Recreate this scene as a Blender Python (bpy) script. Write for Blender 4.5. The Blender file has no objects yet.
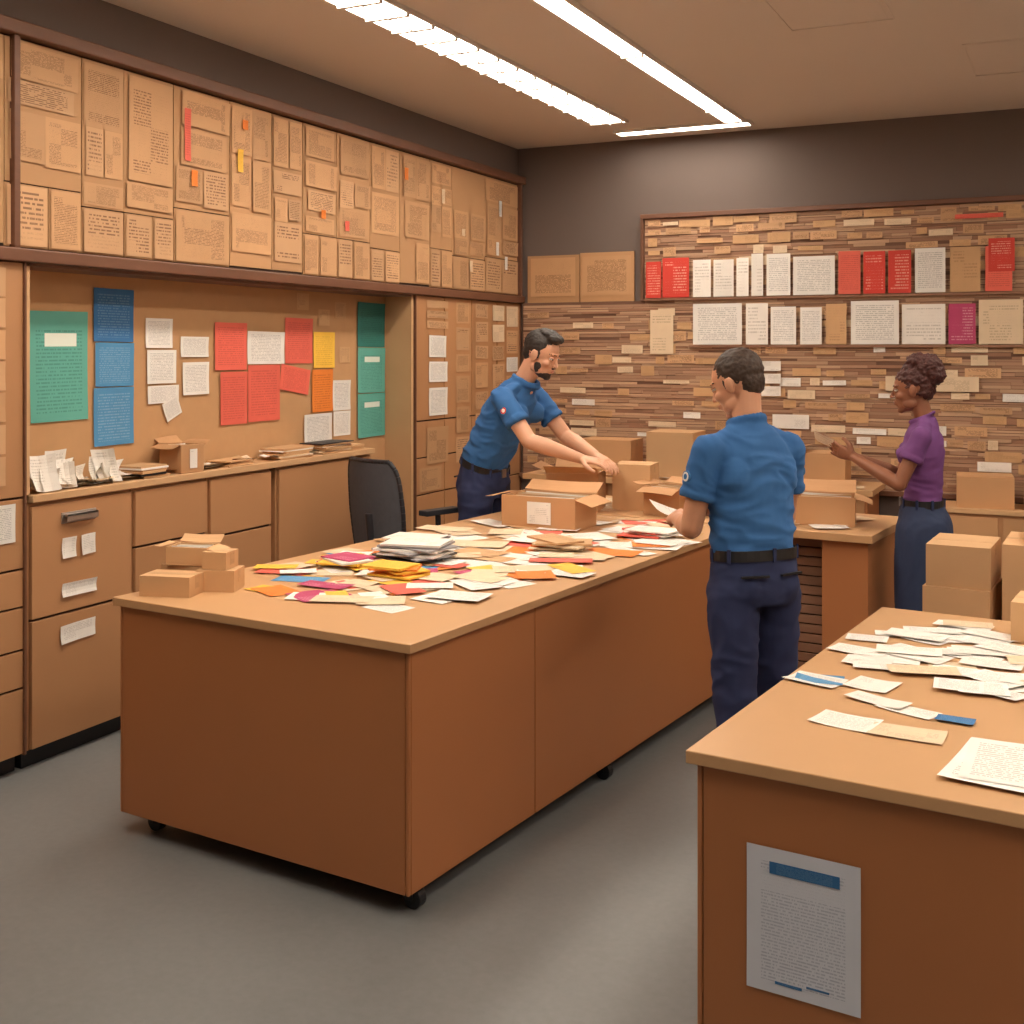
import bpy, bmesh, math, random
from mathutils import Vector, Matrix, noise
random.seed(7)
R=random.Random(11)
scene=bpy.context.scene
try:
    scene.view_settings.view_transform='Standard'
    scene.view_settings.look='None'
except Exception as e: print(e)

def lin(c):
    out=[]
    for v in c:
        v=v/255.0
        out.append(v/12.92 if v<=0.04045 else ((v+0.055)/1.055)**2.4)
    return (out[0],out[1],out[2],1.0)

# ---------------------------------------------------------------- materials
MATS={}
def new_mat(name):
    m=bpy.data.materials.new(name); m.use_nodes=True
    nt=m.node_tree; b=nt.nodes['Principled BSDF']
    return m,nt,b
def N(nt,t,**kw):
    n=nt.nodes.new(t)
    for k,v in kw.items(): setattr(n,k,v)
    return n
def math_n(nt,op,a,b=None,c=None):
    n=nt.nodes.new('ShaderNodeMath'); n.operation=op
    for i,v in enumerate((a,b,c)):
        if v is None: continue
        if isinstance(v,(int,float)): n.inputs[i].default_value=v
        else: nt.links.new(v,n.inputs[i])
    return n.outputs[0]
def rnd_socket(nt):
    u=N(nt,'ShaderNodeUVMap'); u.uv_map='rnd'
    s=N(nt,'ShaderNodeSeparateXYZ'); nt.links.new(u.outputs[0],s.inputs[0])
    return s.outputs[0]
def mixc(nt,f,a,b,mode='MIX'):
    n=nt.nodes.new('ShaderNodeMix'); n.data_type='RGBA'; n.blend_type=mode
    if isinstance(f,(int,float)): n.inputs[0].default_value=f
    else: nt.links.new(f,n.inputs[0])
    for i,v in ((6,a),(7,b)):
        if isinstance(v,tuple): n.inputs[i].default_value=v
        else: nt.links.new(v,n.inputs[i])
    return n.outputs[2]
def bright(nt,col,fac):
    n=nt.nodes.new('ShaderNodeHueSaturation')
    if isinstance(col,tuple): n.inputs['Color'].default_value=col
    else: nt.links.new(col,n.inputs['Color'])
    nt.links.new(fac,n.inputs['Value'])
    return n.outputs[0]

def surf(name,col,rough=0.6,nscale=6.0,var=0.12,bscale=80.0,bump=0.1,metal=0.0,rnd=0.0,stretch=(1,1,1),dist=0.002):
    if name in MATS: return MATS[name]
    m,nt,b=new_mat(name)
    tc=N(nt,'ShaderNodeTexCoord'); mp=N(nt,'ShaderNodeMapping'); mp.inputs['Scale'].default_value=stretch
    nt.links.new(tc.outputs['Object'],mp.inputs[0])
    nz=N(nt,'ShaderNodeTexNoise'); nz.inputs['Scale'].default_value=nscale; nz.inputs['Detail'].default_value=5
    nt.links.new(mp.outputs[0],nz.inputs['Vector'])
    v=math_n(nt,'MULTIPLY_ADD',nz.outputs[0],2*var,1.0-var)
    if rnd>0:
        r=rnd_socket(nt)
        v=math_n(nt,'MULTIPLY',v,math_n(nt,'MULTIPLY_ADD',r,2*rnd,1.0-rnd))
    nt.links.new(bright(nt,lin(col),v),b.inputs['Base Color'])
    b.inputs['Roughness'].default_value=rough; b.inputs['Metallic'].default_value=metal
    if bump>0:
        n2=N(nt,'ShaderNodeTexNoise'); n2.inputs['Scale'].default_value=bscale; n2.inputs['Detail'].default_value=3
        nt.links.new(mp.outputs[0],n2.inputs['Vector'])
        bp=N(nt,'ShaderNodeBump'); bp.inputs['Strength'].default_value=bump; bp.inputs['Distance'].default_value=dist
        nt.links.new(n2.outputs[0],bp.inputs['Height']); nt.links.new(bp.outputs[0],b.inputs['Normal'])
    MATS[name]=m; return m

def paper(name,col,ink=(70,70,80),lines=22,strength=0.45,header=None,block=0.0,wd=36.0,rnd=0.06,rough=0.7,margin=0.1,cells=(2,3)):
    """sheet with printed text lines, driven by the sheet's own UVs"""
    if name in MATS: return MATS[name]
    m,nt,b=new_mat(name)
    u=N(nt,'ShaderNodeUVMap'); u.uv_map='UVMap'
    s=N(nt,'ShaderNodeSeparateXYZ'); nt.links.new(u.outputs[0],s.inputs[0])
    U,V=s.outputs[0],s.outputs[1]; r=rnd_socket(nt)
    lv=math_n(nt,'MULTIPLY',V,lines); fl=math_n(nt,'FLOOR',lv); fr=math_n(nt,'FRACT',lv)
    cx=N(nt,'ShaderNodeCombineXYZ')
    nt.links.new(math_n(nt,'MULTIPLY',U,wd),cx.inputs[0])
    nt.links.new(math_n(nt,'MULTIPLY_ADD',r,53.0,math_n(nt,'MULTIPLY',fl,3.7)),cx.inputs[1])
    nz=N(nt,'ShaderNodeTexNoise'); nz.noise_dimensions='2D'; nz.inputs['Scale'].default_value=1.0; nz.inputs['Detail'].default_value=1
    nt.links.new(cx.outputs[0],nz.inputs['Vector'])
    mk=math_n(nt,'GREATER_THAN',nz.outputs[0],0.44)
    mk=math_n(nt,'MULTIPLY',mk,math_n(nt,'GREATER_THAN',fr,0.35))
    mk=math_n(nt,'MULTIPLY',mk,math_n(nt,'LESS_THAN',fr,0.8))
    for sock,lo,hi in ((U,margin,1-margin),(V,0.08,0.84 if header else 0.9)):
        mk=math_n(nt,'MULTIPLY',mk,math_n(nt,'GREATER_THAN',sock,lo))
        mk=math_n(nt,'MULTIPLY',mk,math_n(nt,'LESS_THAN',sock,hi))
    if block>0:   # rectangular print blocks
        c2=N(nt,'ShaderNodeCombineXYZ')
        nt.links.new(math_n(nt,'ADD',math_n(nt,'FLOOR',math_n(nt,'MULTIPLY_ADD',U,cells[0],math_n(nt,'MULTIPLY',r,1.7))),math_n(nt,'MULTIPLY',r,91.0)),c2.inputs[0])
        nt.links.new(math_n(nt,'FLOOR',math_n(nt,'MULTIPLY_ADD',V,cells[1],math_n(nt,'MULTIPLY',r,2.3))),c2.inputs[1])
        n3=N(nt,'ShaderNodeTexWhiteNoise'); n3.noise_dimensions='2D'
        nt.links.new(c2.outputs[0],n3.inputs['Vector'])
        mk=math_n(nt,'MULTIPLY',mk,math_n(nt,'GREATER_THAN',n3.outputs[0],block))
    mk=math_n(nt,'MULTIPLY',mk,strength)
    tc=N(nt,'ShaderNodeTexCoord')
    n4=N(nt,'ShaderNodeTexNoise'); n4.inputs['Scale'].default_value=9; n4.inputs['Detail'].default_value=4
    nt.links.new(tc.outputs['Object'],n4.inputs['Vector'])
    base=bright(nt,lin(col),math_n(nt,'MULTIPLY',math_n(nt,'MULTIPLY_ADD',r,2*rnd,1-rnd),math_n(nt,'MULTIPLY_ADD',n4.outputs[0],0.16,0.92)))
    c=mixc(nt,mk,base,lin(ink))
    if header:
        h=math_n(nt,'MULTIPLY',math_n(nt,'GREATER_THAN',V,header[1]),math_n(nt,'LESS_THAN',V,header[2]))
        h=math_n(nt,'MULTIPLY',h,math_n(nt,'MULTIPLY',math_n(nt,'GREATER_THAN',U,header[3]),math_n(nt,'LESS_THAN',U,header[4])))
        c=mixc(nt,h,c,lin(header[0]))
    nt.links.new(c,b.inputs['Base Color']); b.inputs['Roughness'].default_value=rough
    MATS[name]=m; return m

def emit(name,col,st):
    m,nt,b=new_mat(name)
    b.inputs['Base Color'].default_value=(0.8,0.8,0.8,1)
    b.inputs['Emission Color'].default_value=lin(col); b.inputs['Emission Strength'].default_value=st
    MATS[name]=m; return m

CARD=surf('cardboard',(196,148,104),0.75,5,0.08,90,0.15,rnd=0.10)
CARD2=surf('cardboard_pale',(206,164,120),0.75,5,0.08,90,0.15,rnd=0.10)
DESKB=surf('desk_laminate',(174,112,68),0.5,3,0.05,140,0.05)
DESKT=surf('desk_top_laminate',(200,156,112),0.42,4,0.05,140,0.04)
CABF=surf('cabinet_kraft_panel',(184,134,92),0.6,3,0.08,120,0.08,rnd=0.07)
DARKIN=surf('dark_inner_board',(66,44,32),0.8,4,0.1,50,0.0)  # dark brown board behind the panels and in the gaps between them
WOODTRIM=surf('walnut_trim',(112,74,54),0.45,5,0.2,60,0.1,stretch=(1,1,6))
WALL=surf('taupe_wall_paint',(112,99,93),0.85,2,0.05,150,0.08)
WALLW=surf('fill_bounce_paint',(176,164,152),0.85,2,0.05,150,0.08)  # for the unseen walls; made lighter to bounce fill light into the room
CEIL=surf('ceiling_paint',(218,206,194),0.9,1.2,0.03,180,0.05)
METAL=surf('brushed_metal',(190,186,182),0.3,20,0.1,80,0.02,metal=0.9)
BLACK=surf('black_rubber',(24,24,28),0.5,10,0.1,60,0.05)
CORK=surf('tan_pinboard',(194,150,106),0.85,14,0.06,240,0.2)
WHITE=paper('white_sheet',(234,230,224),lines=22,strength=.4)
WHITEP=paper('white_envelope',(236,230,222),ink=(140,130,122),lines=12,strength=0.4,block=0.5)
CREAM=paper('cream_sheet',(226,202,170),ink=(120,90,60),lines=16,strength=0.35,block=0.5)
TANP=paper('kraft_envelope',(202,160,116),ink=(110,74,46),lines=14,strength=0.35,block=0.5)
TEAL=paper('teal_sheet',(96,172,158),ink=(50,120,112),lines=30,strength=.5,header=((225,235,225),0.68,0.8,0.25,0.8))
TEALD=paper('dark_teal_sheet',(44,118,110),ink=(28,86,82),lines=24)
BLUEP=paper('blue_sheet',(76,140,186),ink=(180,205,225),lines=20,strength=0.3)
BLUED=paper('deep_blue_sheet',(48,108,162),ink=(150,185,215),lines=20,strength=0.3)
REDP=paper('coral_sheet',(228,104,86),ink=(170,56,50),lines=22,strength=0.4)
REDD=paper('red_sheet',(208,62,50),ink=(245,200,180),lines=14,strength=0.5,block=0.5)
ORNG=paper('orange_sheet',(236,134,52),ink=(160,70,24),lines=18,strength=0.4)
YELL=paper('yellow_sheet',(238,190,70),ink=(170,110,40),lines=18,strength=0.4)
PINK=paper('magenta_sheet',(180,62,104),ink=(240,190,200),lines=14,strength=0.45,block=0.45)
KPAN=paper('printed_kraft_panel',(198,154,112),ink=(96,58,36),lines=34,strength=0.7,block=0.38,wd=34,rnd=0.12,margin=0.1)
KPAN2=paper('printed_kraft_label',(200,158,118),ink=(90,52,32),lines=12,strength=0.7,block=0.35,wd=16,rnd=0.12,margin=0.1,cells=(1,3))
KPLAIN=surf('plain_kraft_panel',(190,146,104),0.75,4,0.08,90,0.12,rnd=0.10)
IDX1=surf('index_strip_brown',(172,134,108),0.8,12,0.12,90,0.1,rnd=0.14,stretch=(1,1,8))
IDX2=surf('index_strip_rust',(154,114,90),0.8,12,0.12,90,0.1,rnd=0.14,stretch=(1,1,8))
IDX3=surf('index_strip_tan',(192,156,126),0.8,12,0.12,90,0.1,rnd=0.12,stretch=(1,1,8))
IDXB=surf('index_backing',(118,86,68),0.85,10,0.2,60,0.1,stretch=(1,1,10))

# ---------------------------------------------------------------- mesh builder
class MB:
    def __init__(s): s.v=[];s.f=[];s.m=[];s.uv=[];s.r=[];s.mats=[];s.M=Matrix.Identity(4)
    def mi(s,mat):
        if mat not in s.mats: s.mats.append(mat)
        return s.mats.index(mat)
    def add(s,verts,faces,mat,uvs=None,rnd=None):
        o=len(s.v); s.v+= [s.M@Vector(v) for v in verts]
        i=s.mi(mat); rnd=R.random() if rnd is None else rnd
        for k,f in enumerate(faces):
            s.f.append([o+a for a in f]); s.m.append(i); s.r.append(rnd)
            s.uv.append(uvs[k] if uvs else [(0,0),(1,0),(1,1),(0,1)][:len(f)] if len(f)<=4 else [(0,0)]*len(f))
    def box(s,c,d,mat,rot=0,rnd=None,tilt=None):
        x,y,z=d[0]/2,d[1]/2,d[2]/2
        T=Matrix.Translation(c)@Matrix.Rotation(rot,4,'Z')
        if tilt: T=T@Matrix.Rotation(tilt[1],4,tilt[0])
        vs=[T@Vector(p) for p in [(-x,-y,-z),(x,-y,-z),(x,y,-z),(-x,y,-z),(-x,-y,z),(x,-y,z),(x,y,z),(-x,y,z)]]
        s.add(vs,[(3,2,1,0),(4,5,6,7),(0,1,5,4),(1,2,6,5),(2,3,7,6),(3,0,4,7)],mat,rnd=rnd)
    def bx(s,x0,x1,y0,y1,z0,z1,mat,rnd=None):
        s.box(((x0+x1)/2,(y0+y1)/2,(z0+z1)/2),(abs(x1-x0),abs(y1-y0),abs(z1-z0)),mat,rnd=rnd)
    def sheet(s,o,ex,ey,mat,curl=0.0,n=4,rnd=None):
        o=Vector(o);ex=Vector(ex);ey=Vector(ey); nn=ex.cross(ey).normalized()
        ph=R.random()*6
        vs=[];
        for j in range(n+1):
            for i in range(n+1):
                a=2*i/n-1;b=2*j/n-1
                h=curl*(0.5*(a*a*math.cos(ph)**2+b*b*math.sin(ph)**2)+0.3*max(0,a*b))
                vs.append(o+ex*a+ey*b+nn*h)
        fs=[];uv=[]
        for j in range(n):
            for i in range(n):
                k=j*(n+1)+i; fs.append((k,k+1,k+n+2,k+n+1))
                uv.append([(i/n,j/n),((i+1)/n,j/n),((i+1)/n,(j+1)/n),(i/n,(j+1)/n)])
        s.add(vs,fs,mat,uv,rnd)
    def cyl(s,p0,p1,r0,r1,mat,n=16):
        p0=Vector(p0);p1=Vector(p1);d=(p1-p0).normalized()
        a=d.orthogonal().normalized();b=d.cross(a)
        vs=[]
        for p,r in ((p0,r0),(p1,r1)):
            for i in range(n):
                t=2*math.pi*i/n; vs.append(p+a*r*math.cos(t)+b*r*math.sin(t))
        fs=[(i,(i+1)%n,n+(i+1)%n,n+i) for i in range(n)]+[tuple(range(n))[::-1],tuple(range(n,2*n))]
        s.add(vs,fs,mat)
    def build(s,name,loc=None,rot=0.0,bevel=0,parent=None,smooth=False,recenter=True):
        me=bpy.data.meshes.new(name)
        vs=s.v
        if loc is None and recenter and vs:
            mn=[min(v[i] for v in vs) for i in range(3)];mx=[max(v[i] for v in vs) for i in range(3)]
            c=Vector(((mn[0]+mx[0])/2,(mn[1]+mx[1])/2,mn[2])); vs=[v-c for v in vs]; loc=c
        me.from_pydata([tuple(v) for v in vs],[],s.f)
        for m in s.mats: me.materials.append(m)
        me.polygons.foreach_set('material_index',s.m)
        u=me.uv_layers.new(name='UVMap');r=me.uv_layers.new(name='rnd')
        du=[];dr=[]
        for p in me.polygons:
            q=s.uv[p.index]; rr=s.r[p.index]
            for k in range(p.loop_total):
                du+= list(q[k]); dr+=[rr,rr]
        u.data.foreach_set('uv',du); r.data.foreach_set('uv',dr)
        if smooth: me.polygons.foreach_set('use_smooth',[True]*len(me.polygons))
        me.validate(); me.update()
        ob=bpy.data.objects.new(name,me); scene.collection.objects.link(ob)
        ob.location=loc or (0,0,0); ob.rotation_euler=(0,0,rot)
        if bevel:
            b=ob.modifiers.new('bevel','BEVEL'); b.width=bevel; b.segments=2; b.limit_method='ANGLE'
        if parent: ob.parent=parent
        return ob

# ---------------------------------------------------------------- room shell
CH=3.38; XL=-4.5; XR=3.2; YB=8.52; YF=-2.2
XLF=XL+.004; YBF=YB-.003
def slab(name,x0,x1,y0,y1,z0,z1,mat):
    m=MB(); m.bx(x0,x1,y0,y1,z0,z1,mat); return m.build(name)
fm,nt,b=new_mat('polished_concrete')
tc=N(nt,'ShaderNodeTexCoord')
n1=N(nt,'ShaderNodeTexNoise'); n1.inputs['Scale'].default_value=1.3;n1.inputs['Detail'].default_value=9;n1.inputs['Roughness'].default_value=.65
n2=N(nt,'ShaderNodeTexNoise'); n2.inputs['Scale'].default_value=45;n2.inputs['Detail'].default_value=5
nt.links.new(tc.outputs['Object'],n1.inputs['Vector']);nt.links.new(tc.outputs['Object'],n2.inputs['Vector'])
v=math_n(nt,'ADD',math_n(nt,'MULTIPLY_ADD',n1.outputs[0],0.55,0.62),math_n(nt,'MULTIPLY',n2.outputs[0],0.22))
nt.links.new(bright(nt,lin((120,121,121)),v),b.inputs['Base Color'])
nt.links.new(math_n(nt,'MULTIPLY_ADD',n1.outputs[0],0.35,0.28),b.inputs['Roughness'])
slab('floor',XL-0.1,XR+0.1,YF-0.1,YB+0.1,-0.1,0,fm)
slab('ceiling',XL-0.1,XR+0.1,YF-0.1,YB+0.1,CH,CH+0.1,CEIL)
slab('wall_left',XL-0.1,XL,YF-0.1,YB+0.1,0,CH,WALL)
slab('wall_right',XR,XR+0.1,YF-0.1,YB+0.1,0,CH,WALLW)
slab('wall_back',XL,XR,YB,YB+0.1,0,CH,WALL)
slab('wall_front',XL,XR,YF-0.1,YF,0,CH,WALLW)
slab('trim_1',XL,-4.03,YF,YB,3.14,CH,WALL)

LE=emit('light_strip_diffuser',(255,242,224),23)
FR=surf('light_strip_frame',(220,212,204),0.5,5,0.03,50,0.0)
def light(x0,x1,y0,y1,name='ceiling_light',slats=0):
    m=MB(); z=CH
    m.bx(x0,x1,y0,y1,z-0.012,z-0.004,LE)
    t=0.018
    m.bx(x0-t,x0,y0-t,y1+t,z-0.02,z,FR);m.bx(x1,x1+t,y0-t,y1+t,z-0.02,z,FR)
    m.bx(x0,x1,y0-t,y0,z-0.02,z,FR);m.bx(x0,x1,y1,y1+t,z-0.02,z,FR)
    if slats:
        y=y0+slats
        while y<y1-0.05:
            m.bx(x0,x1,y-0.014,y+0.014,z-0.034,z-0.012,FR); y+=slats
        m.bx((x0+x1)/2-.006,(x0+x1)/2+.006,y0,y1,z-.03,z-.012,FR) if slats<.5 else None
    m.build(name)
light(-3.07,-2.84,1.2,7.75,slats=0.24)
light(-2.22,-2.10,1.2,8.06,slats=1.6)
light(-3.05,-2.08,8.12,8.24)
light(0.2,0.42,0.5,7.2,slats=0.24)  # unseen strip, added to fill the room with light
light(1.8,2.0,-1.0,7.2,slats=0.24)  # another out-of-view strip, added as fill light
m=MB()
for (x0,x1,y0,y1) in ((-1.30,-0.80,4.9,5.95),(-.55,.2-.1,6.6,7.4)):
    t=0.008
    m.bx(x0,x1,y0,y0+t,CH-0.004,CH,CEIL);m.bx(x0,x1,y1-t,y1,CH-0.004,CH,CEIL);m.bx(x0,x0+t,y0,y1,CH-0.004,CH,CEIL);m.bx(x1-t,x1,y0,y1,CH-0.004,CH,CEIL)
    m.bx(x0+.03,x1-.03,y0+.03,y1-.03,CH-0.002,CH,CEIL)
m.build('ceiling_access_panel')

# ---------------------------------------------------------------- left wall joinery
XF=-4.0
def flat_sheet(mb,y0,y1,z0,z1,mat,x,rot=0.0,curl=0.004,th=0):
    cy,cz=(y0+y1)/2,(z0+z1)/2;hy,hz=(y1-y0)/2,(z1-z0)/2
    c,s_=math.cos(rot),math.sin(rot)
    ex=Vector((0,hy*c,hy*s_)); ey=Vector((0,-hz*s_,hz*c))
    mb.sheet((x,cy,cz),ex,ey,mat,curl=curl)
m=MB()
m.bx(XLF,XF-0.012,0.6,YBF,2.17,3.12,DARKIN)
cols=[0.6,1.1,1.55,2.05,2.5,3.05,3.50,3.92,4.18,4.516,4.94,5.296,5.585,5.93,6.295,6.657,7.054,7.37,7.885,8.46]
for ci,(a,b_) in enumerate(zip(cols,cols[1:])):
    split=R.choice([2.42,2.45,2.48]) if (R.random()<0.75 or ci in (6,7,8)) else 2.22
    for (z0,z1) in ((split,3.085),(2.21,split)):
        if z1-z0<0.05: continue
        if z1<2.6 and R.random()<0.6:
            mid=a+(b_-a)*R.uniform(.4,.6); seg=[(a,mid),(mid,b_)]
        else: seg=[(a,b_)]
        for (p,q) in seg:
            m.bx(XF-0.012,XF-R.uniform(0.002,0.006),p+0.003,q-0.003,z0+0.003,z1-0.003,KPLAIN)
        for (p,q) in seg:
            if z1>2.6:
                zz=z1-0.02
                big=R.random()<.35 and ci<9
                while zz-0.1>z0:
                    h=R.uniform(0.12,0.30) if not big else R.uniform(.3,.55)
                    if zz-h<z0+.01: h=zz-z0-.01
                    nn=1 if (big or R.random()<.45) else 2
                    ww=(q-p-.02)/nn
                    for k in range(nn):
                        w=ww*R.uniform(.82,1.0); o=p+.01+k*ww+(ww-w)*R.random()
                        if R.random()<0.92: flat_sheet(m,o,o+w,zz-h+R.uniform(0,.03),zz,R.choice([KPAN,KPAN,KPAN2]),XF+0.001+R.uniform(0,.004),rot=R.uniform(-.012,.012),curl=R.uniform(0,.006))
                    zz-=h+R.uniform(-.01,.015)
            elif R.random()<0.95:
                flat_sheet(m,p+.01,q-.012,z0+.01,z1-.01,R.choice([KPAN,KPAN2]),XF+0.002,rot=R.uniform(-.01,.01),curl=.003)
for (y,z,h,mt) in ((4.58,2.72,.26,REDP),(4.63,2.60,.08,ORNG),(4.99,2.72,.12,YELL),(5.03,2.95,.05,ORNG),(8.1,2.8,.12,WHITE),(8.05,2.5,.1,WHITE),(8.2,2.4,.1,WHITE),(5.75,2.55,.05,ORNG),(7.5,2.6,.05,CREAM),(3.3,2.5,.25,YELL),(7.2,2.8,.1,CREAM),(7.62,2.35,.08,CREAM),(6.7,2.9,.08,ORNG),(6.0,2.5,.06,REDP)):
    flat_sheet(m,y,y+.045,z,z+h,mt,XF+0.009)
m.build('overhead_cabinet')
m=MB()
m.bx(XL,-3.955,0.6,YB,3.09,3.15,WOODTRIM); m.build('trim_2',bevel=.006)
m=MB(); m.bx(XL,-3.965,0.6,YB,2.15,2.205,WOODTRIM); m.build('trim_3',bevel=.006)
m=MB()
for y,z0,z1 in ((3.02,2.2,3.1),(3.545,2.2,3.1),(8.48,2.2,3.1)):
    m.bx(-4.01,-3.975,y-.016,y+.016,z0,z1,WOODTRIM)
m.build('trim_4',bevel=.004)

def tall_cab(y0,y1,rows,colsn,labels,name='storage_cabinet'):
    m=MB(); m.bx(XLF,XF-0.02,y0,y1,0.08,2.149,DARKIN)
    m.bx(XLF,XF-0.06,y0,y1,0.001,0.08,BLACK)
    w=(y1-y0)/colsn
    for c in range(colsn):
        for (z0,z1) in rows:
            m.bx(XF-0.02,XF,y0+c*w+.005,y0+(c+1)*w-.005,z0+.005,z1-.005,CABF)
    for (ya,yb,za,zb,mt) in labels: flat_sheet(m,ya,yb,za,zb,mt,XF+.004,rot=R.uniform(-.02,.02))
    m.bx(XF-0.02,XF+.012,y1-.012,y1-.001,0.08,2.149,WOODTRIM); m.bx(XF-0.02,XF+.012,y0+.001,y0+.012,0.08,2.149,WOODTRIM)
    return m.build(name,bevel=.002)
lab=[(3.35,3.55,0.98,1.14,WHITE)]
for i in range(7): lab.append((3.02,3.5,1.22+i*.13,1.34+i*.13,R.choice([KPAN,KPAN2])))
tall_cab(2.3,3.605,[(0.08,.36),(.36,.52),(.52,.70),(.70,.86),(.86,1.16),(1.16,2.15)],2,lab)
lab=[(7.03,7.27,1.73,1.88,WHITE),(7.03,7.29,1.56,1.70,WHITE),(7.03,7.29,1.33,1.52,WHITE)]
for y0 in (7.42,7.72,8.0,8.24):
    z=2.12
    while z>1.15:
        h=R.uniform(.09,.2); lab.append((y0,y0+.2,z-h,z,R.choice([KPAN,KPAN2,CREAM,KPAN,WHITE]) if y0>7.9 else R.choice([KPAN,KPAN2]))); z-=h+.03
for k in range(3): lab.append((7.0,7.3,1.93+k*.07,1.98+k*.07,KPAN2))
lab.append((7.0,7.3,1.0,1.25,KPAN));lab.append((6.9,7.2,.82,.98,KPAN))
tall_cab(6.84,8.50,[(0.08,.30),(.30,.55),(.55,.8),(.8,1.05),(1.05,1.3),(1.3,2.15)],4,lab)

m=MB()
m.bx(XLF,-4.205,3.61,6.82,1.17,2.149,CORK); m.bx(XLF,-4.205,6.335,6.82,0.001,1.17,CORK)
m.bx(-4.205,XF,6.80,6.828,0.001,2.149,CARD2); m.bx(-4.205,XF,3.612,3.63,1.17,2.149,CARD2)
m.bx(-4.205,XF,3.612,6.82,2.135,2.149,WOODTRIM)
m.build('notice_board')
m=MB()
X0=-4.200
notes=[(3.81,4.15,1.455,1.957,TEAL),(4.186,4.448,1.82,2.075,BLUED),(4.195,4.448,1.605,1.815,BLUEP),(4.186,4.448,1.322,1.60,BLUEP),
(4.532,4.726,1.79,1.94,WHITE),(4.54,4.75,1.61,1.78,WHITE),(4.545,4.77,1.51,1.60,WHITE),(4.787,5.005,1.743,1.85,WHITE),(4.80,5.005,1.545,1.716,WHITE),
(5.054,5.324,1.67,1.93,REDP),(5.10,5.33,1.37,1.66,REDP),(5.335,5.627,1.375,1.695,REDP),(5.335,5.676,1.70,1.885,WHITE),(5.68,5.956,1.70,1.97,REDP),
(5.965,6.191,1.67,1.89,YELL),(5.95,6.17,1.40,1.66,ORNG),(5.87,6.16,1.20,1.39,WHITE),(6.175,6.373,1.40,1.59,WHITE),(6.18,6.37,1.24,1.395,WHITE),
(6.454,6.785,1.80,2.09,TEALD),(6.454,6.785,1.50,1.795,TEAL),(6.454,6.785,1.21,1.495,TEAL)]
for n_ in notes: flat_sheet(m,*n_,X0+R.uniform(0,.003),rot=R.uniform(-.01,.01),curl=.006)
flat_sheet(m,5.63,5.92,1.53,1.68,REDP,X0+.004,rot=-.15); flat_sheet(m,4.66,4.78,1.43,1.53,WHITE,X0+.004,rot=.4)
for (y,z) in ((6.02,1.93),(6.25,1.70),(5.8,2.02),(6.2,1.98)): flat_sheet(m,y,y+.12,z,z+.1,TANP,X0)
m.build('pinned_notices')

def filing(y0,y1,rows,labels,handles):
    m=MB(); h=1.13
    m.bx(XLF,XF-.02,y0,y1,.08,h,CABF); m.bx(XLF,XF-.05,y0,y1,0.001,.08,BLACK)
    for (z0,z1) in rows: m.bx(XF-.018,XF,y0+.012,y1-.012,z0+.006,z1-.006,CABF)
    for k in range(len(rows)-1): m.bx(XF-.02,XF-.016,y0+.01,y1-.01,rows[k][1]-.006,rows[k][1]+.006,DARKIN)
    for y,z in handles:
        m.bx(XF,XF+.006,y-.1,y+.1,z-.018,z+.03,METAL)
        m.bx(XF+.006,XF+.03,y-.09,y+.09,z+.012,z+.022,METAL); m.bx(XF+.024,XF+.03,y-.09,y+.09,z-.008,z+.022,METAL)
    for (ya,yb,za,zb) in labels: flat_sheet(m,ya,yb,za,zb,WHITEP,XF+.005,rot=R.uniform(-.05,.05),curl=.01)
    m.build('filing_cabinet',bevel=.003)
filing(3.63,4.235,[(.08,.63),(.63,1.12)],[(3.80,3.88,.87,.96),(3.91,3.99,.87,.96),(3.8,4.0,.70,.76),(3.79,3.99,.50,.58)],[(3.9,1.04)])
filing(4.24,4.77,[(.08,.55),(.55,.85),(.85,1.12)],[(4.42,4.56,.6,.68)],[])
filing(4.775,5.30,[(.08,.48),(.48,.82),(.82,1.12)],[],[])
filing(5.35,6.32,[(.08,1.12)],[],[])
m=MB(); m.bx(-4.20,-3.985,3.635,6.33,1.131,1.165,CARD2); m.build('counter_top',bevel=.004)
ZC=1.166
m=MB()
for i in range(18):
    y=R.uniform(3.70,4.18); x=R.uniform(-4.14,-4.04); a=R.uniform(-.6,.6); w=R.uniform(.035,.07);h=R.uniform(.04,.085)
    tilt=R.uniform(-.6,.6)
    m.sheet((x,y,ZC+h*.95),Vector((math.sin(a)*w,math.cos(a)*w,0)),Vector((-.3*h,tilt*h,.93*h)),WHITEP,curl=.05)
for i in range(36):
    y=R.uniform(3.7,6.2); a=R.uniform(-.5,.5); w=R.uniform(.06,.1)
    m.sheet((R.uniform(-4.11,-4.07),y,ZC+.002+R.uniform(0,.02)),Vector((math.sin(a)*.04,math.cos(a)*w,0)),Vector((-.06,.02,0)),R.choice([WHITEP,CREAM,TANP,WHITEP,CREAM]),curl=.02)
m.build('loose_envelopes')
m=MB()
for (yc,n_,w) in ((4.40,6,.2),(5.05,4,.2),(5.55,6,.3),(5.95,8,.34),(6.15,3,.2)):
    z=ZC+.001
    for i in range(n_):
        t=R.uniform(.005,.012); m.box((-4.09+R.uniform(-.008,.008),yc+R.uniform(-.02,.02),z+t/2),(.16,w*R.uniform(.85,1),t),R.choice([CREAM,TANP,CARD2,WHITEP,BLACK]) if i%3 else TANP,rot=R.uniform(-.06,.06)); z+=t
m.build('file_folder_stack')

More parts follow.
